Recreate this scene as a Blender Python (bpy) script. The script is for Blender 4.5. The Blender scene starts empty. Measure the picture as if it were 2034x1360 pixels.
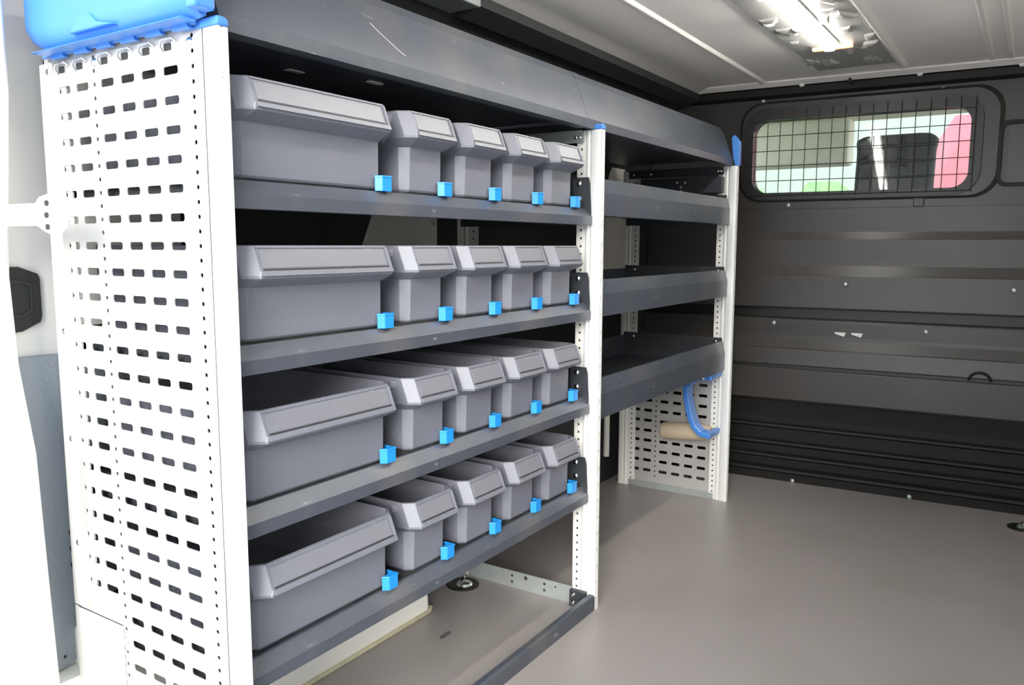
import bpy, math, random
from mathutils import Vector, Matrix
random.seed(7)
S = bpy.context.scene
COL = S.collection

# ------------------------------------------------------------------ camera
def make_camera():
    p, yw, r = math.radians(6.919), math.radians(32.9785), math.radians(.1258)
    fw = Vector((math.cos(yw)*math.cos(p), math.sin(yw)*math.cos(p), -math.sin(p)))
    rt = fw.cross(Vector((0, 0, 1))).normalized()
    up = rt.cross(fw)
    rt2 = rt*math.cos(r) + up*math.sin(r)
    up2 = -rt*math.sin(r) + up*math.cos(r)
    cd = bpy.data.cameras.new('camera')
    cd.sensor_fit = 'HORIZONTAL'; cd.sensor_width = 36.0
    cd.lens = 1592.47/2034*36.0
    cd.clip_start = .02; cd.clip_end = 200
    co = bpy.data.objects.new('camera', cd); COL.objects.link(co)
    m = Matrix((rt2, up2, -fw)).transposed().to_4x4()
    m.translation = Vector((-.6984, -.9102, .9523))
    co.matrix_world = m
    S.camera = co
make_camera()

# ------------------------------------------------------------------ world, exposure
W = bpy.data.worlds.new('sky'); S.world = W; W.use_nodes = True
nt = W.node_tree
bgn = nt.nodes['Background']
tc = nt.nodes.new('ShaderNodeTexCoord'); sep = nt.nodes.new('ShaderNodeSeparateXYZ')
rmp = nt.nodes.new('ShaderNodeValToRGB')
rmp.color_ramp.elements[0].position = 0.0; rmp.color_ramp.elements[0].color = (.95, .97, 1, 1)
rmp.color_ramp.elements[1].position = .7; rmp.color_ramp.elements[1].color = (.72, .85, 1, 1)
nt.links.new(tc.outputs['Generated'], sep.inputs[0]); nt.links.new(sep.outputs['Z'], rmp.inputs[0])
nt.links.new(rmp.outputs[0], bgn.inputs['Color'])
bgn.inputs['Strength'].default_value = 2.4
sd = bpy.data.lights.new('sun', 'SUN'); sd.energy = 3.6; sd.angle = math.radians(28); sd.color = (1, .96, .9)
so = bpy.data.objects.new('sun', sd); COL.objects.link(so)
so.rotation_euler = Vector((.87, .42, -.36)).to_track_quat('-Z', 'Y').to_euler()
S.view_settings.view_transform = 'Standard'; S.view_settings.look = 'None'
S.view_settings.gamma = 1.0; S.view_settings.use_curve_mapping = False
S.view_settings.exposure = 0.68
S.cycles.max_bounces = 10; S.cycles.diffuse_bounces = 6; S.cycles.glossy_bounces = 4
S.cycles.use_denoising = True

# ------------------------------------------------------------------ materials
def mat(name, col, rough=.5, metal=0., var=.06, vs=6., bump=0., bs=60., specks=None, spec=.5, coat=0., wear=None, dust=None):
    m = bpy.data.materials.new(name); m.use_nodes = True
    n = m.node_tree.nodes; l = m.node_tree.links
    b = n['Principled BSDF']
    b.inputs['Roughness'].default_value = rough; b.inputs['Metallic'].default_value = metal
    b.inputs['Specular IOR Level'].default_value = spec; b.inputs['Coat Weight'].default_value = coat
    t = n.new('ShaderNodeTexCoord')
    no = n.new('ShaderNodeTexNoise'); no.inputs['Scale'].default_value = vs; no.inputs['Detail'].default_value = 4
    l.new(t.outputs['Object'], no.inputs['Vector'])
    mx = n.new('ShaderNodeMix'); mx.data_type = 'RGBA'
    c = Vector(col)
    mx.inputs[6].default_value = (*(c*(1-var)), 1); mx.inputs[7].default_value = (*(c*(1+var)), 1)
    l.new(no.outputs['Fac'], mx.inputs[0])
    out = mx.outputs[2]
    def overlay(out, fac, colr):
        x = n.new('ShaderNodeMix'); x.data_type = 'RGBA'
        l.new(fac, x.inputs[0]); l.new(out, x.inputs[6]); x.inputs[7].default_value = (*colr, 1)
        return x.outputs[2]
    def ramp(src, a, bb, hi=1.):
        r = n.new('ShaderNodeMapRange'); r.inputs[1].default_value = a; r.inputs[2].default_value = bb
        r.inputs[3].default_value = 0; r.inputs[4].default_value = hi; l.new(src, r.inputs[0]); return r.outputs[0]
    def stretched(sc, scale, det=2):
        mp = n.new('ShaderNodeMapping'); mp.inputs['Scale'].default_value = sc; mp.inputs['Rotation'].default_value = (.3, .5, .2)
        l.new(t.outputs['Object'], mp.inputs['Vector'])
        z = n.new('ShaderNodeTexNoise'); z.inputs['Scale'].default_value = scale; z.inputs['Detail'].default_value = det
        l.new(mp.outputs[0], z.inputs['Vector']); return z.outputs['Fac']
    if dust:      # (colour, strength, scale): soft patches of settled dirt
        out = overlay(out, ramp(stretched((1, 1, 1), dust[2], 5), .48, .72, dust[1]), dust[0])
    if specks:    # (colour, density threshold, scale)
        v = n.new('ShaderNodeTexVoronoi'); v.inputs['Scale'].default_value = specks[2]
        l.new(t.outputs['Object'], v.inputs['Vector'])
        r1 = ramp(v.outputs['Distance'], .09, .05)
        sp = n.new('ShaderNodeSeparateColor'); l.new(v.outputs['Color'], sp.inputs[0])
        r2 = ramp(sp.outputs[0], specks[1], specks[1]+.01)
        mm = n.new('ShaderNodeMath'); mm.operation = 'MULTIPLY'; l.new(r1, mm.inputs[0]); l.new(r2, mm.inputs[1])
        out = overlay(out, mm.outputs[0], specks[0])
    if wear:      # (colour, threshold, scale) thin scratches
        out = overlay(out, ramp(stretched((1, 9, 1.5), wear[2], 3), wear[1], wear[1]+.03, .6), wear[0])
    l.new(out, b.inputs['Base Color'])
    if bump:
        z = n.new('ShaderNodeTexNoise'); z.inputs['Scale'].default_value = bs; z.inputs['Detail'].default_value = 3
        l.new(t.outputs['Object'], z.inputs['Vector'])
        bp = n.new('ShaderNodeBump'); bp.inputs['Strength'].default_value = bump; bp.inputs['Distance'].default_value = .002
        l.new(z.outputs['Fac'], bp.inputs['Height']); l.new(bp.outputs[0], b.inputs['Normal'])
    return m
def glow(name, col, strength):
    m = bpy.data.materials.new(name); m.use_nodes = True
    b = m.node_tree.nodes['Principled BSDF']
    b.inputs['Base Color'].default_value = (.8, .8, .8, 1)
    b.inputs['Emission Color'].default_value = (*col, 1); b.inputs['Emission Strength'].default_value = strength
    return m
M = dict(
 bin=mat('bin_plastic', (.150, .155, .183), .42, var=.06, vs=9, bump=.15, bs=400, specks=((.6, .6, .62), .972, 70), wear=((.4, .4, .42), .70, 22)),
 label=mat('label_plastic', (.165, .167, .188), .4, var=.05, vs=12),
 shelf=mat('slate_powder_coat', (.058, .066, .084), .31, var=.08, vs=8, bump=.2, bs=500, specks=((.5, .5, .48), .975, 110), dust=((.13, .125, .115), .5, 7), wear=((.26, .27, .28), .71, 16)),
 shelf_dark=mat('dark_steel', (.03, .034, .04), .45, var=.08),
 mat=mat('black_rubber_mat', (.018, .019, .02), .6, dust=((.1, .095, .085), .5, 25)),
 alu=mat('brushed_aluminium', (.80, .80, .78), .38, .25, var=.03, bump=.1, bs=90),
 alu_in=mat('aluminium_flange', (.80, .79, .74), .42, .15, var=.05),
 perf=mat('perforated_zinc_steel', (.50, .49, .475), .36, .35, var=.14, vs=14, dust=((.40, .39, .37), .6, 6), bump=.15, bs=40),
 galv=mat('galvanised_steel', (.5, .54, .53), .35, .6, var=.15, vs=30),
 blue=mat('blue_plastic', (.06, .22, .62), .35, var=.05, vs=5),
 blue_clip=mat('bright_blue_plastic', (.012, .24, .66), .3, var=.03),
 chrome=mat('chrome_bolt', (.8, .8, .8), .15, 1., var=.02),
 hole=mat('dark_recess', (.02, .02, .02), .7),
 floor=mat('grey_vinyl_floor', (.30, .274, .262), .36, var=.05, vs=3, bump=.25, bs=300, specks=((.5, .48, .46), .95, 60), dust=((.25, .225, .205), .5, 3)),
 bulk=mat('charcoal_bulkhead_paint', (.050, .046, .043), .30, spec=.38, var=.1, vs=4, bump=.12, bs=120, dust=((.085, .075, .068), .35, 3)),
 bulk_low=mat('bulkhead_black', (.011, .010, .009), .5, spec=.25, var=.1),
 liner=mat('black_wall_lining', (.022, .024, .025), .6, var=.1),
 body=mat('white_body_paint', (.80, .78, .74), .35, var=.02, coat=.3),
 body_in=mat('bare_body_paint', (.80, .77, .72), .4, var=.05, vs=3),
 trim=mat('grey_hardboard_trim', (.26, .29, .32), .6, var=.04, vs=4, bump=.6, bs=160),
 roof=mat('grey_primer_roof', (.90, .865, .835), .3, 0., var=.07, vs=3, bump=.3, bs=8),
 roof_emb=mat('embossed_foil_panel', (.50, .49, .47), .3, .3, var=.1, vs=8),
 wire=mat('black_wire', (.015, .014, .012), .45, .2),
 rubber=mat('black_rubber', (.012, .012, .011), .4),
 paper=mat('beige_paper', (.52, .42, .30), .8, var=.05),
 seat=mat('dark_seat_fabric', (.03, .03, .033), .8),
 cab=mat('beige_headliner', (.80, .75, .62), .8),
 ground=mat('pale_concrete', (.45, .45, .44), .8, var=.1, vs=1.5),
 hedge=mat('green_leaves', (.20, .34, .14), .7, var=.4, vs=9),
 red=mat('red_car_paint', (.60, .13, .17), .3, var=.05),
 pale=mat('pale_render_wall', (.32, .36, .32), .8, var=.05),
 sealant=mat('yellowed_sealant', (.55, .52, .36), .5, var=.2, vs=40),
 foam=mat('white_wheel_arch_cover', (.84, .83, .78), .5, var=.02),
 scuff=mat('rubber_scuff', (.10, .10, .10), .6),
 led=glow('led_diffuser', (1, .97, .90), 30.0),
 amber=glow('amber_glow', (1, .42, .06), 1.0),
)
g = bpy.data.materials.new('window_glass'); g.use_nodes = True
gn = g.node_tree.nodes; gb = gn['Principled BSDF']
gb.inputs['Base Color'].default_value = (.68, .78, .72, 1); gb.inputs['Roughness'].default_value = .02
gb.inputs['Transmission Weight'].default_value = 1; gb.inputs['IOR'].default_value = 1.45
M['glass'] = g

# ------------------------------------------------------------------ mesh builder
class MB:
    def __init__(s): s.v = []; s.f = []
    def add(s, vs, fs):
        o = len(s.v); s.v += [tuple(map(float, v)) for v in vs]; s.f += [tuple(i+o for i in f) for f in fs]; return s
    def box(s, a, b):
        (x0, y0, z0), (x1, y1, z1) = a, b
        return s.add([(x0,y0,z0),(x1,y0,z0),(x1,y1,z0),(x0,y1,z0),(x0,y0,z1),(x1,y0,z1),(x1,y1,z1),(x0,y1,z1)],
              [(0,3,2,1),(4,5,6,7),(0,1,5,4),(1,2,6,5),(2,3,7,6),(3,0,4,7)])
    def prism(s, poly, axis, a, b):
        """poly: 2-D points in the plane across axis; extruded from a to b"""
        def P(p, t):
            return {'x': (t, p[0], p[1]), 'y': (p[0], t, p[1]), 'z': (p[0], p[1], t)}[axis]
        n = len(poly)
        vs = [P(p, a) for p in poly]+[P(p, b) for p in poly]
        fs = [tuple(range(n-1, -1, -1)), tuple(range(n, 2*n))]+[(i, (i+1) % n, n+(i+1) % n, n+i) for i in range(n)]
        return s.add(vs, fs)
    def tube(s, pts, r, n=10, cap=True):
        pts = [Vector(p) for p in pts]; rings = []
        rs = r if isinstance(r, (list, tuple)) else [r]*len(pts)
        ref = None
        for i, p in enumerate(pts):
            d = (pts[min(i+1, len(pts)-1)]-pts[max(i-1, 0)]).normalized()
            if ref is None: ref = d.orthogonal().normalized()
            a = (ref - d*ref.dot(d)).normalized(); b = d.cross(a); ref = a
            rings.append([p+(a*math.cos(2*math.pi*k/n)+b*math.sin(2*math.pi*k/n))*rs[i] for k in range(n)])
        vs = [q for R in rings for q in R]; fs = []
        for i in range(len(rings)-1):
            for k in range(n):
                fs.append((i*n+k, i*n+(k+1) % n, (i+1)*n+(k+1) % n, (i+1)*n+k))
        if cap: fs += [tuple(range(n-1, -1, -1)), tuple(range((len(rings)-1)*n, len(rings)*n))]
        return s.add(vs, fs)
    def loft(s, loops, cap0=True, cap1=True):
        n = len(loops[0]); vs = [p for L in loops for p in L]; fs = []
        for i in range(len(loops)-1):
            for k in range(n):
                fs.append((i*n+k, i*n+(k+1) % n, (i+1)*n+(k+1) % n, (i+1)*n+k))
        if cap0: fs.append(tuple(range(n-1, -1, -1)))
        if cap1: fs.append(tuple(range((len(loops)-1)*n, len(loops)*n)))
        return s.add(vs, fs)
    def dome(s, c, nrm, r, h, n=10):
        c = Vector(c); nrm = Vector(nrm).normalized(); a = nrm.orthogonal().normalized(); b = nrm.cross(a)
        L = []
        for (q, t) in ((1, 0), (.95, .35), (.7, .75), (.3, 1)):
            L.append([c+nrm*h*t+(a*math.cos(2*math.pi*k/n)+b*math.sin(2*math.pi*k/n))*r*q for k in range(n)])
        return s.loft(L)
    def build(s, name, m, parent=None, org=(0, 0, 0), smooth=False, bevel=0., seg=2, **props):
        me = bpy.data.meshes.new(name)
        o3 = org
        me.from_pydata([(v[0]-o3[0], v[1]-o3[1], v[2]-o3[2]) for v in s.v], [], s.f); me.update()
        import bmesh
        bm = bmesh.new(); bm.from_mesh(me); bmesh.ops.recalc_face_normals(bm, faces=bm.faces); bm.to_mesh(me); bm.free()
        o = bpy.data.objects.new(name, me); COL.objects.link(o)
        for mm in (m if isinstance(m, list) else [m]): me.materials.append(mm)
        if smooth:
            for p in me.polygons: p.use_smooth = True
            if hasattr(me, 'set_sharp_from_angle'): me.set_sharp_from_angle(angle=math.radians(40))
        if bevel:
            b = o.modifiers.new('bevel', 'BEVEL'); b.width = bevel; b.segments = seg; b.limit_method = 'ANGLE'; b.angle_limit = math.radians(35)
        if parent: o.parent = parent
        elif org != (0, 0, 0): o.location = org
        for k, v in props.items(): o[k] = v
        return o
def empty(name, loc, label=None, category=None, group=None, kind=None):
    o = bpy.data.objects.new(name, None); COL.objects.link(o); o.location = loc; o.empty_display_size = .05
    for k, v in (('label', label), ('category', category), ('group', group), ('kind', kind)):
        if v: o[k] = v
    return o
def rrect(a0, b0, a1, b1, r, n=5):
    """rounded rectangle, counter-clockwise, in 2-D"""
    P = []
    for (ca, cb, t0) in ((a1-r, b0+r, -90), (a1-r, b1-r, 0), (a0+r, b1-r, 90), (a0+r, b0+r, 180)):
        for k in range(n+1):
            t = math.radians(t0+90*k/n); P.append((ca+r*math.cos(t), cb+r*math.sin(t)))
    return P

def perforated(mb, cols, z0, z1, plane, org_x, th=.0015, zref=1.19, ztop_mask=None):
    """sheet in the y-z plane at x=org_x. cols: (y0, y1, kind) kind None / 'slot' / 'dot'. Holes are real."""
    def cell(y0, y1, a, b, hole):
        if not hole:
            mb.add([(org_x, y0, a), (org_x, y1, a), (org_x, y1, b), (org_x, y0, b)], [(0, 1, 2, 3)])
            mb.add([(org_x+th, y0, a), (org_x+th, y1, a), (org_x+th, y1, b), (org_x+th, y0, b)], [(3, 2, 1, 0)])
            return
        n = len(hole); m = n//4
        cs = [(y1, a), (y1, b), (y0, b), (y0, a)]
        vs = [(org_x, *p) for p in hole]+[(org_x, *c) for c in cs]+[(org_x+th, *p) for p in hole]+[(org_x+th, *c) for c in cs]
        fs = []; q = n+4
        for g in range(4):
            for i in range(g*m, g*m+m-1):
                fs += [(i, i+1, n+g), (q+i+1, q+i, q+n+g)]
            e, f, h = g*m+m-1, (g*m+m) % n, (g+1) % 4
            fs += [(e, f, n+h, n+g), (q+f, q+e, q+n+g, q+n+h)]
        for i in range(n):
            j = (i+1) % n; fs.append((i, q+i, q+j, j))
        mb.add(vs, fs)
    for (y0, y1, kind) in cols:
        p = .04 if kind == 'slot' else .02
        if kind is None:
            cell(y0, y1, z0, z1, None); continue
        # cells centred on zref - k*p
        k0 = int(math.ceil((zref-(z1-p/2))/p-1e-6)); zc = zref-k0*p
        if z1-(zc+p/2) > 1e-5: cell(y0, y1, zc+p/2, z1, None)
        while zc-p/2 >= z0-1e-6:
            cy = (y0+y1)/2
            if kind == 'slot': hole = [(a, b) for a, b in rrect(cy-.0165, zc-.0058, cy+.0165, zc+.0058, .0035, 2)]
            else: hole = [(cy+.0034*math.cos((t-1.5)*math.pi/4), zc+.0034*math.sin((t-1.5)*math.pi/4)) for t in range(8)]
            cell(y0, y1, zc-p/2, zc+p/2, hole)
            zc -= p
        if (zc+p/2)-z0 > 1e-5: cell(y0, y1, z0, zc+p/2, None)
    return mb

# ================================================================== SETTING
ROOF = 1.578
def bx(y, d=0.):              # the bulkhead stands slightly askew across the van
    return 2.580-.0533*(y-.11)-d
MB().box((-.35, -1.25, -.03), (2.75, .52, 0)).build('floor', M['floor'], kind='structure')
MB().box((-14, -12, -.72), (22, 12, -.70)).build('ground', M['ground'], kind='structure')

# left wall: profile in (y, z), extruded along x
wall_prof = [(.50, 0), (.50, 1.22), (.475, 1.36), (.40, 1.50), (.31, 1.548), (.31, ROOF+.03), (.56, ROOF+.03), (.56, 0)]
wl = empty('wall_left', (0, .5, 0), kind='structure')
MB().prism(wall_prof, 'x', .28, 2.75).build('lining', M['liner'], wl, (0, .5, 0))
MB().prism(wall_prof, 'x', -.30, .28).build('rear_pillar_panel', M['body'], wl, (0, .5, 0), label='white painted body panel')
def wallplate(poly, m, name, **k):
    MB().prism(poly, 'y', .494, .501).build(name, m, wl, (0, .5, 0), bevel=.002, **k)
wallplate([(.875, 1.16), (.845, 1.07), (.775, .93), (.745, .62), (1.078, .62), (1.083, 1.16)], M['body_in'], 'body_panel', label='pale unlined body panel')
wallplate([(2.215, 1.33), (2.17, 1.24), (2.14, 1.16), (2.12, .90), (2.12, .68), (2.285, .68), (2.30, 1.33)], M['body_in'], 'body_panel', label='pale unlined body panel')
MB().dome((1.062, .494, 1.015), (0, -1, 0), .008, .004).build('screw', M['galv'], wl, (0, .5, 0), smooth=True)
MB().tube([(2.12, .47, .12), (2.12, .47, .46)], .012, 8).build('cable_conduit', M['body_in'], wl, (0, .5, 0), smooth=True, label='pale vertical conduit')
# roof side rail, dark green-black
MB().prism([(.275, 1.535), (.335, 1.515), (.375, 1.53), (.375, 1.56), (.275, 1.56)], 'x', .98, 2.52).build('roof_rail', M['liner'], wl, (0, .5, 0))
bk = MB().box((.80, .26, 1.525), (.965, .36, 1.56)); bk.box((.74, .24, 1.545), (.985, .30, 1.575))
bk.build('rail_bracket', M['galv'], wl, (0, .5, 0), bevel=.004)
# grey hardboard trim behind the perforated panel; curved lower edge over the wheel arch
tp = [(.14, .765), (-.20, .765), (-.20, .19), (-.06, .20), (0, .205), (.045, .222), (.075, .245), (.10, .275), (.14, .32)]
tr = MB().prism(tp, 'y', .488, .499).build('trim_1', M['trim'], None, kind='structure')
for z in (.447, .418, .388):
    MB().prism(rrect(.020, z-.006, .060, z+.006, .0055, 4), 'y', .4865, .489).build('vent_slot', M['hole'], tr)
MB().dome((-.0, .488, .225), (0, -1, 0), .003, .001, 8).build('rivet', M['hole'], tr)
# finger recess in the white pillar panel
rc = MB().prism([(-.12, .915), (-.03, .915), (.0, .903), (.003, .895), (.003, .832), (.0, .822), (-.03, .808), (-.12, .80)], 'y', .4925, .4999)
rco = rc.build('trim_2', M['hole'], None, kind='structure', label='black plastic recess in the white pillar')
MB().prism([(-.12, .895), (-.03, .893), (-.012, .886), (-.012, .842), (-.03, .832), (-.12, .828), (-.12, .832), (-.03, .836), (-.016, .844), (-.016, .884), (-.03, .889), (-.12, .891)], 'y', .490, .4935).build('inner_lip', M['liner'], rco)
# rear door pillar: thick white jamb just behind the rack
jam = [(.411, 1.60), (.411, 1.18), (.445, .95), (.45, .90), (.440, .76), (.405, .62), (.393, .41), (.381, .23), (.375, 0), (.37, -.2), (.95, -.2), (.95, 1.60)]
MB().prism(jam, 'x', -.16, -.06).build('wall_rear', M['body'], None, kind='structure', bevel=.012, seg=3)
# wheel arch box
wa = [(.02, 0), (.862, 0), (.862, .03), (.85, .16), (.80, .235), (.70, .27), (.02, .275)]
wao = MB().prism(wa, 'y', .358, .50).build('trim_3', M['foam'], None, kind='structure', bevel=.008, label='white wheel arch cover')
MB().box((-.30, .45, 0), (.02, .4995, .20)).build('rear_step', M['foam'], wao)
MB().box((.0040, .3025, 0), (.0165, .45, .331)).build('end_plate', M['foam'], wao)
MB().tube([(.03, .356, .003), (.3, .356, .003), (.70, .356, .003), (.855, .354, .004), (.872, .362, .005), (.874, .42, .005)], .006, 8).build('sealant_bead', M['sealant'], wao, smooth=True, label='yellowed sealant bead')

# roof
rf = empty('ceiling', (1, -.3, ROOF), kind='structure'); RO = (1, -.3, ROOF)
MB().prism([(-1.25, ROOF-.02), (-1.18, ROOF), (.22, ROOF), (.30, ROOF-.018), (.34, ROOF-.03), (.34, ROOF+.03), (-1.25, ROOF+.03)], 'x', -.30, 2.75).build('roof_skin', M['roof'], rf, RO, smooth=True)
def roofrib(y, w, h, x0, x1, name='roof_rib', m='roof'):
    MB().prism([(y-w, ROOF+.001), (y-w*.45, ROOF-h), (y+w*.45, ROOF-h), (y+w, ROOF+.001)], 'x', x0, x1).build(name, M[m], rf, RO, bevel=.003)
roofrib(.015, .016, .009, .2, 2.50); roofrib(-.485, .013, .016, .2, 2.45); roofrib(-.745, .012, .010, .2, 2.50); roofrib(-.80, .012, .010, .2, 2.50)
roofrib(-1.0, .012, .010, .2, 2.50)
# embossed reinforcement around the lamp
rp = MB().box((.9, -.465, ROOF-.006), (2.38, -.215, ROOF+.002)); rp.build('reinforcement_panel', M['roof_emb'], rf, RO, bevel=.002)
em = MB(); rr = random.Random(3)
for i in range(46):
    x = rr.uniform(.95, 2.32); y = rr.choice([rr.uniform(-.455, -.37), rr.uniform(-.30, -.225)])
    sx, sy, h = rr.uniform(.012, .05), rr.uniform(.010, .028), rr.uniform(.004, .012)
    a = rr.uniform(-.7, .7); ca, sa = math.cos(a), math.sin(a)
    L = []
    for q, t in ((1, 0), (.75, .7), (.35, 1)):
        L.append([(x+(px*ca-py*sa)*q, y+(px*sa+py*ca)*q, ROOF-.006-h*t) for px, py in ((-sx, -sy), (sx*.8, -sy*.7), (sx, sy), (-sx*.6, sy*1.1))])
    em.loft(L)
em.build('embossing', M['roof_emb'], rf, RO, kind='stuff')
# cross member where the roof meets the bulkhead
def yprof(poly, ya, yb, name, m, parent=None, org=(0, 0, 0), seg=1, **k):
    """poly of (d, z): d = distance in front of the bulkhead plane; extruded along y"""
    n = len(poly); L = []
    for y in (ya, yb):
        L.append([(bx(y, d), y, z) for d, z in poly])
    return MB().loft(L).build(name, m, parent, org, **k)
yprof([(-.02, ROOF+.02), (.085, ROOF+.02), (.085, ROOF-.004), (.05, ROOF-.016), (.03, ROOF-.012), (-.02, ROOF-.012)], -1.25, .36, 'cross_member', M['roof'], rf, RO, bevel=.004)
for y in (-.119, -.521, .30, -.83):
    MB().dome((bx(y, .045), y, ROOF-.016), (-.5, 0, -1), .011, .007).build('plug', M['roof'], rf, RO, smooth=True)
cb = MB().box((bx(-.29, .065), -.297, ROOF-.028), (bx(-.29, .03), -.288, ROOF-.005)); cb.build('clip', M['rubber'], rf, RO)
# right wall with its closed sliding door (outside the frame)
MB().prism([(-1.25, 0), (-1.19, 0), (-1.16, 1.2), (-1.22, ROOF), (-1.25, ROOF)], 'x', -.30, 2.75).build('wall_right', M['body_in'], None, kind='structure')

MB().box((-1.05, -1.29, -.05), (-.30, -1.25, 1.55)).build('blocker_door', M['body'], None, kind='structure', bevel=.01)  # opened rear door out of view, added to block light from the side

# ------------------------------------------------------------------ bulkhead = wall_front
WF = (2.6, -.3, 0)
wf = empty('wall_front', WF, kind='structure')
YA, YB = -1.20, .50
# window opening in rotated (y, z)
wy0, wy1, wz0, wz1 = -.690, .062, 1.160, 1.442
oy0, oy1, oz0, oz1 = -.740, .105, 1.132, 1.492
# pressed sheet: profile strips below the window zone
prof = [(0, 1.10), (0, 1.005), (.002, .998), (.008, .980), (.010, .975), (.010, .895), (.011, .876), (.0215, .842), (.024, .836), (.036, .712),
        (.030, .707), (-.022, .704), (-.022, .668), (.018, .664), (.020, .655), (.020, .600), (.021, .586), (.0325, .550), (.036, .545),
        (.045, .482), (.036, .478), (.036, .470), (.047, .466), (.047, .345), (.043, .338)]
prof2 = prof+[(-.06, .338), (-.06, 1.10)]
yprof(prof2, YA, YB, 'pressed_panel', M['bulk'], wf, WF, bevel=.003)
low = [(.005, .338), (.0, .26), (.0, .235), (.012, .228), (.014, .220), (.0, .212), (.0, .165), (.014, .158), (.016, .150), (.002, .140), (.002, .112), (.020, .104), (.022, .096), (.008, .088), (.008, .058), (.030, .050), (.032, .040), (.020, .032), (.020, 0), (-.06, 0), (-.06, .338)]
yprof(low, YA, YB, 'lower_panel', M['bulk_low'], wf, WF, label='black ribbed lower part')  # ribbed part below the pressed panel, in a darker material
yprof([(-.03, .668), (-.012, .668), (-.012, .705), (-.03, .705)], YA, YB, 'groove_shade', M['rubber'], wf, WF)  # black strip painting the shade inside the upper groove
yprof([(.02, .468), (.0395, .468), (.0395, .480), (.02, .480)], YA, YB, 'groove_shade', M['rubber'], wf, WF)  # same painted shade for the narrow lower groove
# upper sheet with a real opening
def ringface(outer, inner, d0, d1, name, m, parent, **k):
    """flat frame between two loops of equal count, thickness d0..d1 in front of the plane"""
    L = [[(bx(y, d1), y, z) for y, z in outer], [(bx(y, d0), y, z) for y, z in outer], [(bx(y, d0), y, z) for y, z in inner], [(bx(y, d1), y, z) for y, z in inner], [(bx(y, d1), y, z) for y, z in outer]]
    return MB().loft(L, False, False).build(name, m, parent, WF, **k)
N = 8
inn = rrect(wy0-.012, wz0-.012, wy1+.012, wz1+.012, .07, N)
def to_rect(loop, y0, z0, y1, z1):
    cy, cz = (wy0+wy1)/2, (wz0+wz1)/2; out = []
    for i, (y, z) in enumerate(loop):
        q = i//(N+1); s = (i % (N+1))/N
        cs = {0: (y1, z0), 1: (y1, z1), 2: (y0, z1), 3: (y0, z0)}[q]
        yy, zz = cs
        if q in (0, 2):
            if s < .5: yy = y+(cs[0]-y)*(s*2)
            else: zz = cs[1]+(z-cs[1])*((s-.5)*2)
        else:
            if s < .5: zz = z+(cs[1]-z)*(s*2)
            else: yy = cs[0]+(y-cs[0])*((s-.5)*2)
        out.append((yy, zz))
    return out
ringface(to_rect(inn, YA, 1.095, YB, 1.60), inn, -.02, 0, 'upper_panel', M['bulk'], wf)
# header bead along the top, dark
yprof([(0, 1.575), (.02, 1.575), (.028, 1.56), (.026, 1.535), (.010, 1.525), (0, 1.525)], YA, YB, 'header', M['bulk_low'], wf, WF, bevel=.003)
# raised surround of the window, dark rubber recess on the right
sur_o = rrect(wy0-.085, wz0-.028, wy1+.045, wz1+.062, .085, N); sur_i = rrect(wy0-.04, wz0-.020, wy1+.03, wz1+.034, .075, N)
L = [[(bx(y, .0), y, z) for y, z in rrect(wy0-.10, wz0-.036, wy1+.06, wz1+.074, .09, N)], [(bx(y, .018), y, z) for y, z in sur_o], [(bx(y, .018), y, z) for y, z in sur_i], [(bx(y, .002), y, z) for y, z in sur_i]]
MB().loft(L, False, False).build('raised_surround', M['bulk'], wf, WF, smooth=True)
# second rounded pressing at the right
po, pi_ = rrect(-1.16, 1.160, -.775, 1.385, .03, 5), rrect(-1.15, 1.172, -.787, 1.372, .025, 5)
L = [[(bx(y, 0), y, z) for y, z in po], [(bx(y, .014), y, z) for y, z in po], [(bx(y, .014), y, z) for y, z in pi_], [(bx(y, .001), y, z) for y, z in pi_]]
MB().loft(L, False, False).build('cover_frame', M['bulk_low'], wf, WF, smooth=True)
MB().prism(rrect(-1.15, 1.174, -.79, 1.370, .025, 5), 'x', bx(-.9, .005), bx(-.9, -.005)).build('cover_plate', M['bulk'], wf, WF)
for y, z, d in ((-.077, 1.112, 0), (-.538, 1.106, 0), (.036, 1.522, 0), (-.593, 1.509, 0), (-.309, .806, .036), (-.856, .80, .036), (-.046, .645, .020), (-.59, .638, .020), (-.144, .006, .02), (-.57, .008, .02), (-.22, 1.49, 0)):
    MB().dome((bx(y, d), y, z), (-1, 0, 0), .0095, .006).build('screw', M['galv'], wf, WF, smooth=True)
for y in (-.295, -.355):
    MB().prism([(y-.016, .604), (y+.018, .614), (y+.020, .620), (y-.022, .620)], 'x', bx(y, .022), bx(y, .018)).build('cutout', M['body'], wf, WF, label='small cutout showing white paint behind')
yr = -.773
MB().tube([(bx(yr, .046), yr+.034*math.cos(t), .474+.030*math.sin(t)) for t in [math.pi*k/10 for k in range(11)]], .005, 8).build('lashing_eye', M['bulk_low'], wf, WF, smooth=True)
MB().box((bx(-.538, .008), -.556, 1.095), (bx(-.538, -.001), -.520, 1.128)).build('tab', M['bulk'], wf, WF, bevel=.003)

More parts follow.
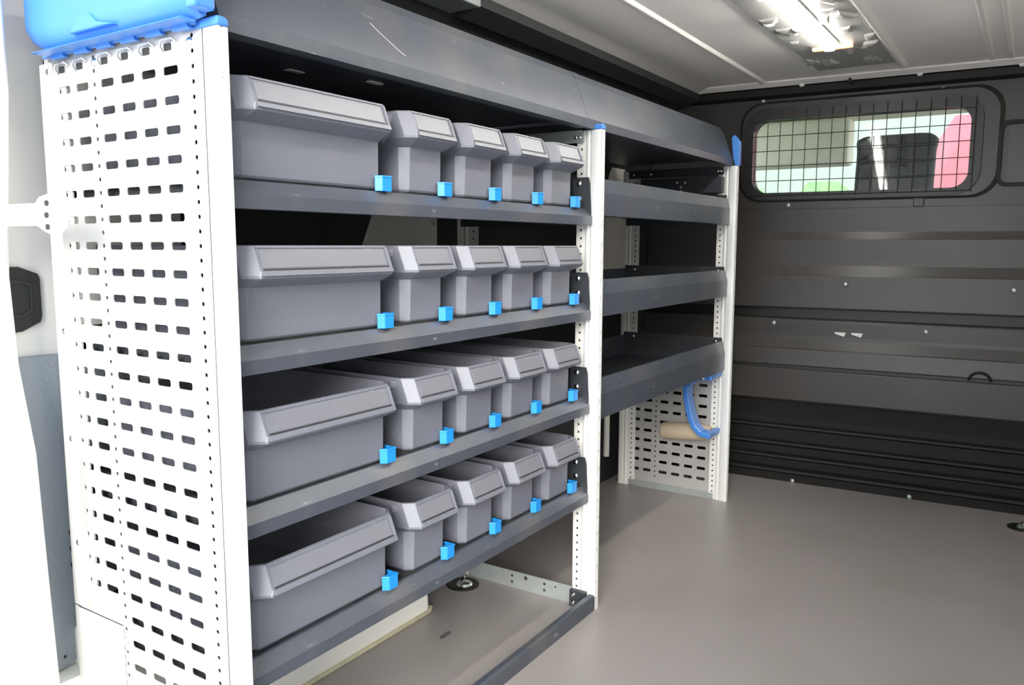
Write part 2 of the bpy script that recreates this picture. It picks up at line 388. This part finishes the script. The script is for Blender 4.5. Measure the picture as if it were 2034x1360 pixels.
# window with its wire guard
w1 = empty('window_1', (2.6, -.31, 1.16), kind='structure'); WO = (2.6, -.31, 1.16)
fo = rrect(wy0-.038, wz0-.026, wy1+.038, wz1+.044, .085, N); fi = rrect(wy0, wz0, wy1, wz1, .055, N)
L = [[(bx(y, .004), y, z) for y, z in fo], [(bx(y, .024), y, z) for y, z in fo], [(bx(y, .024), y, z) for y, z in fi], [(bx(y, -.03), y, z) for y, z in fi], [(bx(y, -.03), y, z) for y, z in fo]]
MB().loft(L, False, False).build('window_frame', M['rubber'], w1, WO, smooth=True)
tilt = .07
gp = rrect(wy0-.01, wz0-.01, wy1+.01, wz1+.01, .055, N)
MB().loft([[(bx(y, .004)+(z-1.3)*tilt, y, z) for y, z in gp], [(bx(y, .000)+(z-1.3)*tilt, y, z) for y, z in gp]]).build('pane', M['glass'], w1, WO)
for i in range(17):
    y = .052-i*.0472
    MB().tube([(bx(y, .030), y, wz0-.015), (bx(y, .030), y, wz1+.032)], .0016, 6).build('wire', M['wire'], w1, WO)
for i in range(6):
    z = 1.436-.0575*i if i else 1.434
    if z < wz0-.012: continue
    MB().tube([(bx(wy0-.012, .027), wy0-.012, z), (bx(wy1+.012, .027), wy1+.012, z)], .0016, 6).build('wire', M['wire'], w1, WO)

# ------------------------------------------------------------------ cab beyond the window
cabo = empty('cab_interior', (3.3, -.3, 0), kind='structure'); CO = (3.3, -.3, 0)
MB().box((2.72, -1.25, 1.60), (3.9, .60, 1.64)).build('headliner', M['cab'], cabo, CO)
MB().box((2.72, -1.25, .0), (4.6, .60, .04)).build('cab_floor', M['seat'], cabo, CO)
MB().prism([(3.9, 1.60), (3.84, 1.64), (4.55, 1.02), (4.62, 1.02)], 'y', -1.25, -1.17).build('windscreen_pillar', M['cab'], cabo, CO)
MB().prism([(3.9, 1.60), (3.84, 1.64), (4.55, 1.02), (4.62, 1.02)], 'y', .52, .60).build('windscreen_pillar', M['cab'], cabo, CO)
MB().box((4.15, -1.25, .55), (4.65, .60, .98)).build('dashboard', M['seat'], cabo, CO, bevel=.04)
for ya, yb in ((-1.25, -1.21), (.56, .60)):
    MB().box((2.72, ya, 0), (4.6, yb, .98)).build('cab_door', M['cab'], cabo, CO)
    MB().box((2.72, ya, .98), (2.92, yb, 1.62)).build('door_pillar', M['cab'], cabo, CO)
MB().box((3.70, -.08, 1.365), (3.86, .52, 1.60)).build('sun_visor', M['cab'], cabo, CO, bevel=.02)
def seat(y, label):
    s = empty('car_seat', (3.05, y, .04), label, 'car seat'); o = (3.05, y, .04)
    def slab(name, x0, x1, hw, z0, z1, top=.8):
        Ls = []
        for t, w in ((0, .92), (.12, 1), (.75, 1), (.93, top+.1), (1, top-.12)):
            Ls.append([(x0+(x1-x0)*q[0]+t*.05, y+q[1]*hw*w, z0+(z1-z0)*t) for q in ((0, -.8), (.2, -1), (.8, -1), (1, -.8), (1, .8), (.8, 1), (.2, 1), (0, .8))])
        MB().loft(Ls).build(name, M['seat'], s, o, smooth=True, bevel=.01)
    slab('seat_cushion', 3.05, 3.55, .25, .04, .55)
    slab('backrest', 2.86, 2.98, .22, .50, 1.12)
    for q in (-.06, .06):
        MB().tube([(2.93, y+q, 1.08), (2.94, y+q, 1.16)], .007, 6).build('headrest_rod', M['chrome'], s, o)
    slab('headrest', 2.87, 2.97, .145, 1.13, 1.40, .95)
seat(-.405, 'dark fabric seat seen through the wire guarded cab window')

# outside, ahead of the van
MB().box((11.2, -5, -.7), (11.6, 9, 3.3)).build('neighbouring_building', M['pale'], None, label='pale rendered building ahead of the van, seen blurred through windows', category='building')
def hedge():
    b = MB(); r = random.Random(5)
    for i in range(90):
        c = Vector((6.4+r.uniform(-.25, .25), r.uniform(.35, 3.2), -.7+r.uniform(.1, 1.9))); R = r.uniform(.22, .38)
        Ls = []
        for k in range(1, 6):
            a = math.pi*k/6; Ls.append([c+Vector((math.sin(a)*math.cos(t), math.sin(a)*math.sin(t), math.cos(a)))*R*r.uniform(.85, 1.1) for t in [2*math.pi*j/8 for j in range(8)]])
        b.loft(Ls)
    return b.build('hedge', M['hedge'], None, label='green clipped hedge ahead of the van, low in the cab window', category='hedge')
hedge()
def red_car():
    o = (5.6, -1.00, -.7); c = empty('parked_van', o, 'red van parked outside, blurred at the right of the cab window', 'van')
    body = [(-.95, .25), (-.98, .75), (-.90, .95), (-.78, 1.02), (-.74, 2.35), (-.62, 2.55), (.62, 2.55), (.74, 2.35), (.78, 1.02), (.90, .95), (.98, .75), (.95, .25)]
    MB().loft([[(o[0]+t, o[1]+y*w, o[2]+z*h) for y, z in body] for t, w, h in ((0, .9, .93), (.15, 1, 1), (3.2, 1, 1), (3.6, .95, .8))]).build('body', M['red'], c, o, smooth=True)
    MB().prism([(o[1]-.60, o[2]+1.3), (o[1]-.55, o[2]+1.9), (o[1]+.55, o[2]+1.9), (o[1]+.60, o[2]+1.3)], 'x', o[0]-.01, o[0]+.05).build('rear_window', M['rubber'], c, o)
    for y in (-.75, .75):
        for x in (.7, 2.9):
            MB().tube([(o[0]+x, o[1]+y*1.0-.1, o[2]+.32), (o[0]+x, o[1]+y+.1, o[2]+.32)], .32, 18).build('wheel', M['rubber'], c, o)
        MB().box((o[0]-.02, o[1]+y-.1, o[2]+.8), (o[0]+.05, o[1]+y+.1, o[2]+1.05)).build('tail_light', M['amber'], c, o)
red_car()

# ceiling lamp
lo = (1.45, -.335, ROOF-.006)
lamp = empty('ceiling_light', lo, 'long white tube lamp on the embossed roof panel', 'lamp')
MB().prism(rrect(-.353, ROOF-.030, -.317, ROOF-.008, .009, 4), 'x', .45, 1.985).build('diffuser', M['led'], lamp, lo)
MB().box((.44, -.362, ROOF-.011), (2.0, -.308, ROOF-.005)).build('base', M['body'], lamp, lo)
MB().prism(rrect(-.345, ROOF-.028, -.325, ROOF-.010, .006, 3), 'x', 1.985, 1.998).build('end_cap', M['body'], lamp, lo)
ao = (2.03, -.335, ROOF-.01)
MB().prism(rrect(-.395, ROOF-.017, -.275, ROOF-.006, .005, 4), 'x', 2.015, 2.030).build('amber_glint', M['amber'], None, ao, label='amber reflection painted as a narrow glowing strip across the front end of the tube lamp', category='lamp')  # glowing strip stands in for an orange reflection, no lamp of its own

# ================================================================== RACK
rack = empty('shelving_rack', (1.1, .2, 0), 'two bay grey steel shelving rack with aluminium posts along the left wall', 'shelving')
RK = (1.1, .2, 0)
PX = [0., 1.108, 2.180]
def holes_strip(mb, x, y0, y1, z0, z1, pitch=.02, r=.0022, th=.002):
    perforated(mb, [(y0, y1, 'dot')], z0, z1, None, x, th, zref=1.19)
def front_post(x, z0=0, z1=1.235, flange=True):
    b = MB()
    b.prism(rrect(x, .003, x+.016, .031, .003, 3), 'z', z0, z1)
    b.prism(rrect(x+.003, .034, x+.012, .046, .0035, 3), 'z', z0, z1)
    b.box((x+.006, .030, z0), (x+.010, .035, z1))
    # slotted face towards the aisle
    sl = MB(); z = z1-.012
    sl.box((x+.0005, .0, z0), (x+.0045, .0035, z1)); sl.box((x+.0095, .0, z0), (x+.0165, .0035, z1))
    while z-.036 > z0:
        sl.box((x+.0045, .0, z-.008), (x+.0095, .0035, z)); z -= .044
    sl.box((x+.0045, .0, z0), (x+.0095, .0035, z))
    b.v, off = b.v, 0
    b.add(sl.v, sl.f)
    po = b.build('post', M['alu'], rack, RK, smooth=True)
    if flange:
        f = MB(); holes_strip(f, x+.005, .046, .071, z0, z1)
        f.build('flange', M['alu_in'], po, RK)
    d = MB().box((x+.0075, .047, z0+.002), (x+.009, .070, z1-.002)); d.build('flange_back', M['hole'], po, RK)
    return po
def rear_post(x, z0=0, z1=1.235):
    b = MB(); b.prism(rrect(x, .424, x+.016, .446, .003, 3), 'z', z0, z1); b.prism(rrect(x-.001, .410, x+.012, .422, .004, 3), 'z', z0, z1); b.box((x+.004, .418, z0), (x+.010, .426, z1))
    po = b.build('rear_post', M['alu_in'], rack, RK, smooth=True)
    f = MB(); perforated(f, [(.376, .410, 'dot')], z0, z1, None, x+.004, .002); f.build('flange', M['alu_in'], po, RK)
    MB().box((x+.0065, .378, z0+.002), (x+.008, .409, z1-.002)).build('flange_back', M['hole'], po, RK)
p1 = front_post(PX[0], flange=False); p2 = front_post(PX[1]); p3 = front_post(PX[2])
rear_post(PX[0], .337); rear_post(PX[1]); rear_post(PX[2])
# blue caps
cp = [(-.001, 1.2355), (.0175, 1.2355), (.0175, 1.244), (.012, 1.2475), (-.001, 1.248)]
MB().prism(cp, 'y', -.002, .070).build('end_cap', M['blue'], p1, RK, bevel=.003, label='blue plastic end cap')
MB().prism([(PX[1]-.001, 1.2355), (PX[1]+.0175, 1.2355), (PX[1]+.0175, 1.243), (PX[1]+.004, 1.248), (PX[1]-.001, 1.247)], 'y', -.002, .031).build('end_cap', M['blue'], p2, RK, bevel=.002, label='blue plastic end cap')
MB().prism([(-.003, 1.2355), (.012, 1.2355), (.020, 1.26), (.028, 1.335), (.018, 1.345), (-.003, 1.32)], 'x', PX[2]+.003, PX[2]+.026).build('end_cap', M['blue'], p3, RK, bevel=.003, label='tall blue plastic end cap')

COLS = [(.034, .0455, None), (.0455, .0665, 'dot'), (.0665, .079, None), (.079, .131, 'slot'), (.131, .181, 'slot'), (.181, .233, 'slot'), (.233, .2845, 'slot'), (.2845, .3005, 'dot'), (.3005, .351, 'slot'), (.351, .401, 'slot'), (.401, .421, 'dot'), (.421, .434, None)]
pb = MB()
perforated(pb, COLS[:8], .002, 1.243, None, .0015)
perforated(pb, COLS[8:], .332, 1.243, None, .0015)
pb.box((.0015, .431, .334), (.016, .434, 1.243)); pb.box((.0015, .2990, .002), (.014, .3005, .332)); pb.box((.0015, .3005, .332), (.014, .434, .334))
perf = pb.build('perforated_panel', M['perf'], rack, RK)
for y, z in ((.420, .99), (.420, .81), (.420, .63), (.420, .45), (.060, 1.222), (.419, 1.222), (.288, 1.222), (.293, .31), (.063, .30)):
    MB().dome((.0015, y, z), (-1, 0, 0), .0065, .004).build('bolt', M['chrome'], perf, RK, smooth=True)
for y in (.105, .155, .207, .259, .326, .376):
    MB().prism(rrect(y-.004, 1.2165, y+.012, 1.2265, .002, 2), 'x', .0008, .0016).build('hook_slot', M['hole'], perf, RK)
for y in (.105, .155, .207, .259, .326, .376):      # bent hooks of the blue case in the top slots
    MB().tube([(-.0005, y-.016, 1.226), (-.005, y-.014, 1.230), (-.005, y+.010, 1.230), (-.005, y+.013, 1.222), (-.0005, y+.013, 1.216)], .0016, 6).build('hook', M['chrome'], perf, RK)
pb = MB(); X3 = PX[2]+.0095
perforated(pb, COLS, .022, .50, None, X3)
pf3 = pb.build('perforated_panel', M['perf'], rack, RK)
MB().box((X3-.012, .05, .0), (X3+.006, .40, .024)).build('foot_rail', M['galv'], pf3, RK, bevel=.002)

# shelf: profile in (y, z) above zb
def shelf_bay1(zb):
    x0, x1 = .018, 1.107
    pr = [(.0235, 0), (.0235, .021), (.044, .041), (.050, .041), (.052, .0345), (.43, .0345), (.43, .05), (.432, .05), (.432, .0325), (.050, .0325), (.045, .037), (.0255, .0195), (.0255, .0015), (.045, .0015), (.045, 0)]
    s = MB().prism(pr, 'x', x0, x1).build('shelf', M['shelf'], rack, RK)
    s.location.z = zb
    rib = [(.0525, .035)]; y = .0525
    while y < .12:
        rib += [(y, .0445), (y+.0028, .0445), (y+.0028, .042), (y+.005, .042)]; y += .005
    rib += [(.425, .044), (.425, .035)]
    MB().prism(rib, 'x', x0+.003, x1-.006).build('shelf_mat', M['mat'], s, RK)
    for (x, nx, a, b) in ((x1-.001, -1, x1-.003, x1), (x0+.001, 1, x0-.001, x0+.002)):
        br = MB(); br.prism([(.026, .0), (.079, .0), (.079, .118), (.034, .118), (.030, .10), (.026, .04)], 'x', a, b)
        br.box((a, .079, 0), (b, .43, .055))
        br.build('bracket', M['shelf_dark'], s, RK)
        for z in (.066, .103):
            MB().dome((a if nx < 0 else b, .060, z), (nx, 0, 0), .0075, .005).build('bolt', M['chrome'], s, RK, smooth=True)
        MB().dome((a if nx < 0 else b, .060, .085), (nx, 0, 0), .003, .001, 8).build('bolt_hole', M['hole'], s, RK)
    for xr in (.366, .538, .708, .878, 1.055):
        poly = [(xr-.026, .0435), (xr-.018, .0325), (xr+.005, .0325), (xr+.005, .050), (xr+.0035, .056), (xr+.0022, .056), (xr+.0022, .0435)]
        c = MB(); c.prism(poly, 'z', .0412, .0655)
        c.prism([(xr-.0268, .0438), (xr-.0185, .0315), (xr+.006, .0315), (xr+.006, .058), (xr+.0022, .058), (xr+.0022, .0438)], 'z', .0640, .0675)
        c.build('stop_clip', M['blue_clip'], s, RK, bevel=.0012, label='bright blue plastic stop clip')
    return s
ZB = [1.0025, .766, .5245, .288]
for zb in ZB: shelf_bay1(zb)

def shelf_bay2(z0, z1, xa=PX[1]+.018, xb=PX[2]-.001):
    h = z1-z0
    pr = [(.0235, 0), (.0235, h*.62), (.034, h), (.040, h), (.040, h-.012), (.038, h-.012), (.036, h-.003), (.0255, h*.62), (.0255, .030), (.43, .030), (.43, h), (.432, h), (.432, .028), (.0255, .028), (.0255, .0015), (.05, .0015), (.05, 0)]
    s = MB().prism(pr, 'x', xa, xb).build('shelf', M['shelf'], rack, RK); s.location.z = z0
    for (a, b, nx) in ((xa, xa+.002, 1), (xb-.002, xb, -1)):
        MB().box((a, .036, 0), (b, .43, h+.012)).build('bracket', M['shelf_dark'], s, RK)
        for y in (.060, .39):
            MB().dome((a if nx < 0 else b, y, h-.004), (nx, 0, 0), .007, .004).build('bolt', M['chrome'], s, RK, smooth=True)
    for z in (h*.28, h*.86):
        MB().dome((xb-.30, .43, z), (0, -1, 0), .007, .004).build('bolt', M['chrome'], s, RK, smooth=True)
for z0, z1 in ((1.028, 1.121), (.769, .864), (.498, .604)): shelf_bay2(z0, z1)

# top shelf: tall gutter fascia in two lengths
def top_shelf(xa, xb, dy=0):
    pr = [(.020, 1.2365), (.020, 1.2575), (.058, 1.354), (.074, 1.374), (.080, 1.371), (.064, 1.350), (.028, 1.262), (.43, 1.262), (.43, 1.33), (.433, 1.33), (.433, 1.256), (.060, 1.256), (.060, 1.2425), (.050, 1.2425), (.050, 1.2365)]
    o = MB().prism([(y+dy, z) for y, z in pr], 'x', xa, xb).build('top_shelf', M['shelf'], rack, RK)
    return o
t1 = top_shelf(.0185, PX[1]-.035); t2 = top_shelf(PX[1]+.005, PX[2]+.002)
# overlapping joint piece
MB().prism([(.0192, 1.2365), (.0192, 1.2577), (.0572, 1.3545), (.0735, 1.3750), (.081, 1.3750), (.081, 1.368), (.03, 1.25), (.03, 1.2365)], 'x', PX[1]-.034, PX[1]+.006).build('joint_cover', M['shelf'], t2, RK, bevel=.001)
MB().box((.30, .20, 1.2545), (.335, .215, 1.2565)).build('slot_rivet', M['body'], t1, RK, bevel=.002)
MB().prism(rrect(.45, .150, .49, .166, .0075, 4), 'z', 1.2545, 1.2565).build('slot_hole', M['body_in'], t1, RK)
sc = MB()      # long scratch on the fascia
pts = [(x, .020+(z-1.2575)*.394, z) for x, z in ((.335, 1.318), (.348, 1.308), (.365, 1.298), (.385, 1.286), (.405, 1.276))]
for a, b in zip(pts[:-1], pts[1:]):
    sc.tube([(a[0], a[1]-.0012, a[2]), (b[0], b[1]-.0012, b[2])], .0004, 4)
sc.build('scratch', M['body_in'], t1, RK)
for x in (PX[1], PX[2]):
    c = MB(); c.box((x-.004, .05, 1.205), (x-.001, .42, 1.232)); c.box((x-.020, .05, 1.231), (x-.001, .42, 1.2335))
    cr = c.build('cross_bar', M['galv'] if x < 2 else M['shelf_dark'], rack, RK)
    for y in (.06, .07, .33, .40):
        MB().dome((x-.004, y, 1.219), (-1, 0, 0), .006, .005).build('bolt', M['chrome'], cr, RK, smooth=True)
bb = MB(); bb.box((PX[2]-.030, .045, 1.140), (PX[2]-.004, .36, 1.198)); lk = bb.build('lock_box', M['shelf_dark'], rack, RK, bevel=.003)
for y, z in ((.20, 1.165), (.185, 1.180), (.215, 1.182), (.20, 1.15)):
    MB().dome((PX[2]-.030, y, z), (-1, 0, 0), .005, .004).build('bolt', M['galv'], lk, RK, smooth=True)
# floor frame of the first bay
MB().prism([(0, 0), (0, .036), (.004, .040), (.018, .040), (.018, 0)], 'x', .017, 1.107).build('floor_rail', M['shelf'], rack, RK, bevel=.001)
cr = MB(); cr.box((1.108, .072, 0), (1.1105, .425, .048)); cr.box((1.1105, .072, 0), (1.135, .425, .003))
ch = cr.build('cross_rail', M['galv'], rack, RK)
MB().box((1.095, .024, 0), (1.108, .070, .044)).build('corner_plate', M['shelf_dark'], ch, RK)
for y, z in ((.058, .032), (.058, .010)):
    MB().dome((1.095, y, z), (-1, 0, 0), .007, .005).build('bolt', M['chrome'], ch, RK, smooth=True)
for y, z, r in ((.12, .034, .003), (.155, .034, .004), (.155, .016, .004), (.215, .036, .006), (.26, .034, .004), (.26, .016, .004)):
    MB().dome((1.108, y, z), (-1, 0, 0), r, .0006, 8).build('hole', M['hole'], ch, RK)

# blue case fixed above the perforated panel
bc_o = (-.05, .20, 1.22)
bc = empty('blue_case', bc_o, 'moulded blue plastic case hooked on top of the perforated side panel', 'case')
def blue_case():
    Ls = []
    for (y, zb, xo) in ((.430, 1.268, -.022), (.418, 1.256, -.030), (.385, 1.246, -.034), (.34, 1.243, -.034), (.10, 1.243, -.034), (.030, 1.244, -.034), (.016, 1.246, -.028)):
        sec = [(-.0035, zb+.002), (-.008, zb), (-.010, zb+.0005), (xo+.010, zb+.006), (xo+.001, zb+.022), (xo, zb+.03), (xo, 1.50), (-.0035, 1.50)]
        Ls.append([(x, y, z) for x, z in sec])
    return MB().loft(Ls)
blue_case().build('shell', M['blue'], bc, bc_o, smooth=True)
MB().prism([(.285, 1.254), (.175, 1.254), (.215, 1.263), (.232, 1.277), (.262, 1.277), (.272, 1.268)], 'x', -.0375, -.02).build('arch_boss', M['blue'], bc, bc_o, bevel=.003)
MB().prism([(-.0365, 1.2405), (-.010, 1.2405), (-.008, 1.2445), (-.030, 1.2445)], 'y', .03, .40).build('lower_lip', M['blue'], bc, bc_o, bevel=.0015)
tb = MB()
for y in (.37, .305, .245, .185, .125, .065):
    tb.prism([(y-.022, 1.235), (y+.016, 1.235), (y+.012, 1.2445), (y-.016, 1.2445)], 'x', -.012, -.0035)
tb.box((-.009, .036, 1.2395), (-.0035, .415, 1.2460))
tb.build('hook_rail', M['blue'], bc, bc_o, bevel=.001)
MB().box((-.036, -.004, 1.250), (-.0035, .0155, 1.50)).build('end_plate', M['blue'], bc, bc_o, bevel=.004)

# blue holder and paper roll on the far perforated panel
ho = (2.14, .08, .28)
hd = empty('roll_holder', ho, 'curved blue plastic strap holder on the far perforated panel', 'holder')
def strap(pts, w, th, b):
    Ls = []
    for i, p in enumerate(pts):
        a = Vector(pts[max(i-1, 0)]); c = Vector(pts[min(i+1, len(pts)-1)]); d = (c-a).normalized()
        n = d.cross(Vector((1, 0, 0))).normalized(); p = Vector(p)
        Ls.append([p+n*th/2+Vector((-w/2, 0, 0)), p+n*th/2+Vector((w/2, 0, 0)), p-n*th/2+Vector((w/2, 0, 0)), p-n*th/2+Vector((-w/2, 0, 0))])
    b.loft(Ls); return b
s_ = MB(); strap([(2.085, y, z) for y, z in ((.030, .484), (.075, .480), (.108, .466), (.128, .440), (.124, .40), (.112, .345), (.095, .300), (.070, .275), (.030, .268))], .05, .022, s_)
s_.build('strap', M['blue'], hd, ho, bevel=.004)
MB().box((2.085, .032, .474), (2.179, .050, .494)).build('arm', M['blue'], hd, ho, bevel=.003)
MB().box((2.085, .032, .258), (2.179, .050, .279)).build('arm', M['blue'], hd, ho, bevel=.003)
MB().dome((2.06, .062, .480), (-1, 0, 0), .008, .006).build('bolt', M['chrome'], hd, ho, smooth=True)
ro = (2.14, .14, .26)
rl = empty('paper_roll', ro, 'beige paper roll lying in the blue strap holder', 'roll')
MB().tube([(2.145, .055, .262), (2.145, .10, .261), (2.145, .235, .250), (2.145, .243, .249)], [.022, .031, .033, .030], 20).build('roll', M['paper'], rl, ro, smooth=True)
MB().tube([(2.145, .243, .249), (2.145, .246, .249)], .012, 12).build('core', M['hole'], rl, ro)

# ================================================================== BINS
def make_bin(wide):
    W = .310 if wide else .116          # body width; local x=0 is the body's left side
    hl, hr = (-.006, W+.005) if wide else (-.015, W+.009)
    ch = .017
    def out(z, xl, xr, yf, cx, cy, yb):
        return [(xl, yb, z), (xl, yf+cy, z), (xl+cx, yf, z), (xr-cx, yf, z), (xr, yf+cy, z), (xr, yb, z)]
    b = MB()
    bw, t = .400, .0022
    hx = .021 if wide else .015
    loops = [out(0, .003, W-.003, .0505, .011, .011, bw-.004), out(.004, 0, W, .0475, .013, .014, bw), out(.079, 0, W, .0455, .014, .016, bw),
             out(.0925, hl, hr, .0155, hx, .020, bw), out(.097, hl, hr, .0145, hx, .020, bw), out(.1395, hl+.0, hr, .031, hx, .020, bw),
             out(.1405, hl+.001, hr-.001, .0325, hx, .020, bw-.001),
             out(.1405, hl+.0035, hr-.0035, .036, hx, .020, bw-.004), out(.139, hl+.004, hr-.004, .037, hx, .020, bw-.005),
             out(.098, hl+.004, hr-.004, .019, hx, .020, bw-.005), out(.0925, hl+.0045, hr-.0045, .019, hx, .020, bw-.005), out(.078, .003, W-.003, .049, .013, .016, bw-.005), out(.004, .003, W-.003, .051, .013, .014, bw-.005)]
    b.loft(loops)
    return W, hl, hr, hx, b
def build_bin(wide):
    W, hl, hr, hx, b = make_bin(wide)
    root = empty('storage_bin', (0, 0, 0))
    b.build('body', M['bin'], root, bevel=.0012)
    # hood front plate, leaning: point on the face at height z
    def fy(z): return .0145+(z-.097)*(.031-.0145)/(.1395-.097)
    a, c = hl+hx+.001, hr-hx-.001
    lp = MB()
    def slab(xa, xb, za, zb, o0, o1):
        lp.add([(xa, fy(za)-o0, za), (xb, fy(za)-o0, za), (xb, fy(zb)-o0, zb), (xa, fy(zb)-o0, zb), (xa, fy(za)-o1, za), (xb, fy(za)-o1, za), (xb, fy(zb)-o1, zb), (xa, fy(zb)-o1, zb)],
               [(0, 1, 2, 3), (7, 6, 5, 4), (0, 4, 5, 1), (1, 5, 6, 2), (2, 6, 7, 3), (3, 7, 4, 0)])
    lp.v, lp.f = [], []
    slab(a+.004, c-.009, .1075, .1335, -.0005, .0012)
    lp.build('label_plate', M['label'], root, bevel=.0004)
    lp = MB()
    slab(a, c, .0965, .1040, -.001, .0038); slab(c-.004, c, .1040, .1375, -.001, .0038); slab(a, c, .1365, .1400, -.001, .0016)
    lp.build('label_rail', M['bin'], root, bevel=.0006)
    lp = MB(); slab(a+.004, c-.005, .1042, .1062, -.0002, .0006); lp.build('rail_groove', M['hole'], root)
    # right gusset under the hood
    MB().add([(W-.004, .047, .079), (hr-.001, .034, .0925), (hr-hx, .0155, .0925), (W-.004, .047, .092), (W-.002, .047, .079), (hr, .036, .0925)], [(0, 1, 2), (0, 2, 3), (4, 5, 1, 0)]).build('gusset', M['bin'], root)
    # side tab catching the light
    MB().prism([(hl+.001, .060), (hl-.0035, .072), (hl+.001, .074)], 'z', .121, .134).build('side_tab', M['label'], root)
    if wide:
        for x in (.10, .205):
            MB().box((x, bw_-.014, .005), (x+.004, bw_-.006, .120)).build('inner_rib', M['bin'], root)
    return root
bw_ = .400
ROWS = ['top shelf', 'second shelf', 'third shelf', 'bottom shelf']
BX = [.0565, .4215, .591, .7615, .932]
NTH = ['', 'leftmost', 'second', 'third', 'fourth']
protoW, protoN = build_bin(True), build_bin(False)
usedW = usedN = False
def copy_thing(src):
    r = src.copy(); COL.objects.link(r)
    for c in list(src.children):
        k = c.copy(); COL.objects.link(k); k.parent = r
    return r
firstW, firstN = True, True
jit = random.Random(11)
for ri, zb in enumerate(ZB):
    for k, x in enumerate(BX):
        if k == 0:
            o = protoW if firstW else copy_thing(protoW); firstW = False
            o['label'] = 'wide dark grey plastic bin at the left end of the %s' % ROWS[ri]
        else:
            o = protoN if firstN else copy_thing(protoN); firstN = False
            o['label'] = 'narrow dark grey plastic bin, %s of the four narrow ones on the %s' % (NTH[k], ROWS[ri])
            if k == 4: o['label'] = 'narrow dark grey plastic bin next to the middle post on the %s' % ROWS[ri]
        o['category'] = 'storage bin'; o['group'] = 'grey storage bins on the rack'
        o.location = (x+jit.uniform(-.0012, .0012), jit.uniform(-.001, .001), zb+.0448)

# ================================================================== floor fittings, door strap
def tie_ring(x, y, label, ang=0.):
    o = (x, y, 0); t = empty('tie_down_ring', o, label, 'lashing ring', 'lashing rings in the floor')
    L = []
    for r, z in ((.046, 0), (.046, .0025), (.040, .0035), (.036, .001), (.0, .0008)):
        L.append([(x+r*math.cos(a), y+r*math.sin(a), z) for a in [2*math.pi*k/28 for k in range(28)]])
    MB().loft(L, True, False).build('cup', M['rubber'], t, o, smooth=True)
    MB().tube([(x+.018*math.cos(a), y-.006+.018*math.sin(a), .004) for a in [2*math.pi*k/20 for k in range(21)]], .005, 6).build('plate', M['galv'], t, o, smooth=True)
    ca, sa = math.cos(ang), math.sin(ang)
    pts = [(-.030, 0, .003), (-.032, -.002, .022), (-.022, -.004, .030), (.010, -.004, .012), (.026, 0, .012), (.030, 0, .003)]
    MB().tube([(x+a*ca-b*sa, y+a*sa+b*ca, z) for a, b, z in pts], .0035, 8).build('ring', M['chrome'], t, o, smooth=True)
tie_ring(1.045, .385, 'round black lashing cup with steel ring under the bottom shelf', .5)
tie_ring(2.46, -.935, 'round black lashing cup in the open floor near the bulkhead')
MB().prism([(.762, .238), (.798, .238), (.806, .246), (.800, .252), (.768, .251), (.760, .245)], 'z', 0, .0006).build('floor_scuff', M['scuff'], None, (.78, .248, 0), label='short black scuff on the floor below the bottom shelf', category='scuff mark')

so_ = (-.10, .42, 1.0)
st = empty('door_check_strap', so_, 'pale plastic door check strap across the left pillar', 'door strap')
hd_ = [(.232, .994), (.245, .975), (.262, .966), (.285, .966), (.305, .972), (.322, .979), (.445, .979), (.445, 1.012), (.322, 1.012), (.312, 1.020), (.290, 1.024), (.268, 1.020), (.248, 1.011)]
MB().prism(hd_, 'x', -.082, -.078).build('plate', M['body'], st, so_, bevel=.0015)
for y, z in ((.289, 1.011), (.291, .994), (.290, .977)):
    MB().prism(rrect(y-.006, z-.0042, y+.006, z+.0042, .004, 3), 'x', -.0826, -.0815).build('hole', M['hole'], st, so_)
MB().prism(rrect(.385, .968, .470, 1.024, .02, 5), 'x', -.178, -.160).build('hinge_block', M['body'], st, so_, bevel=.006)
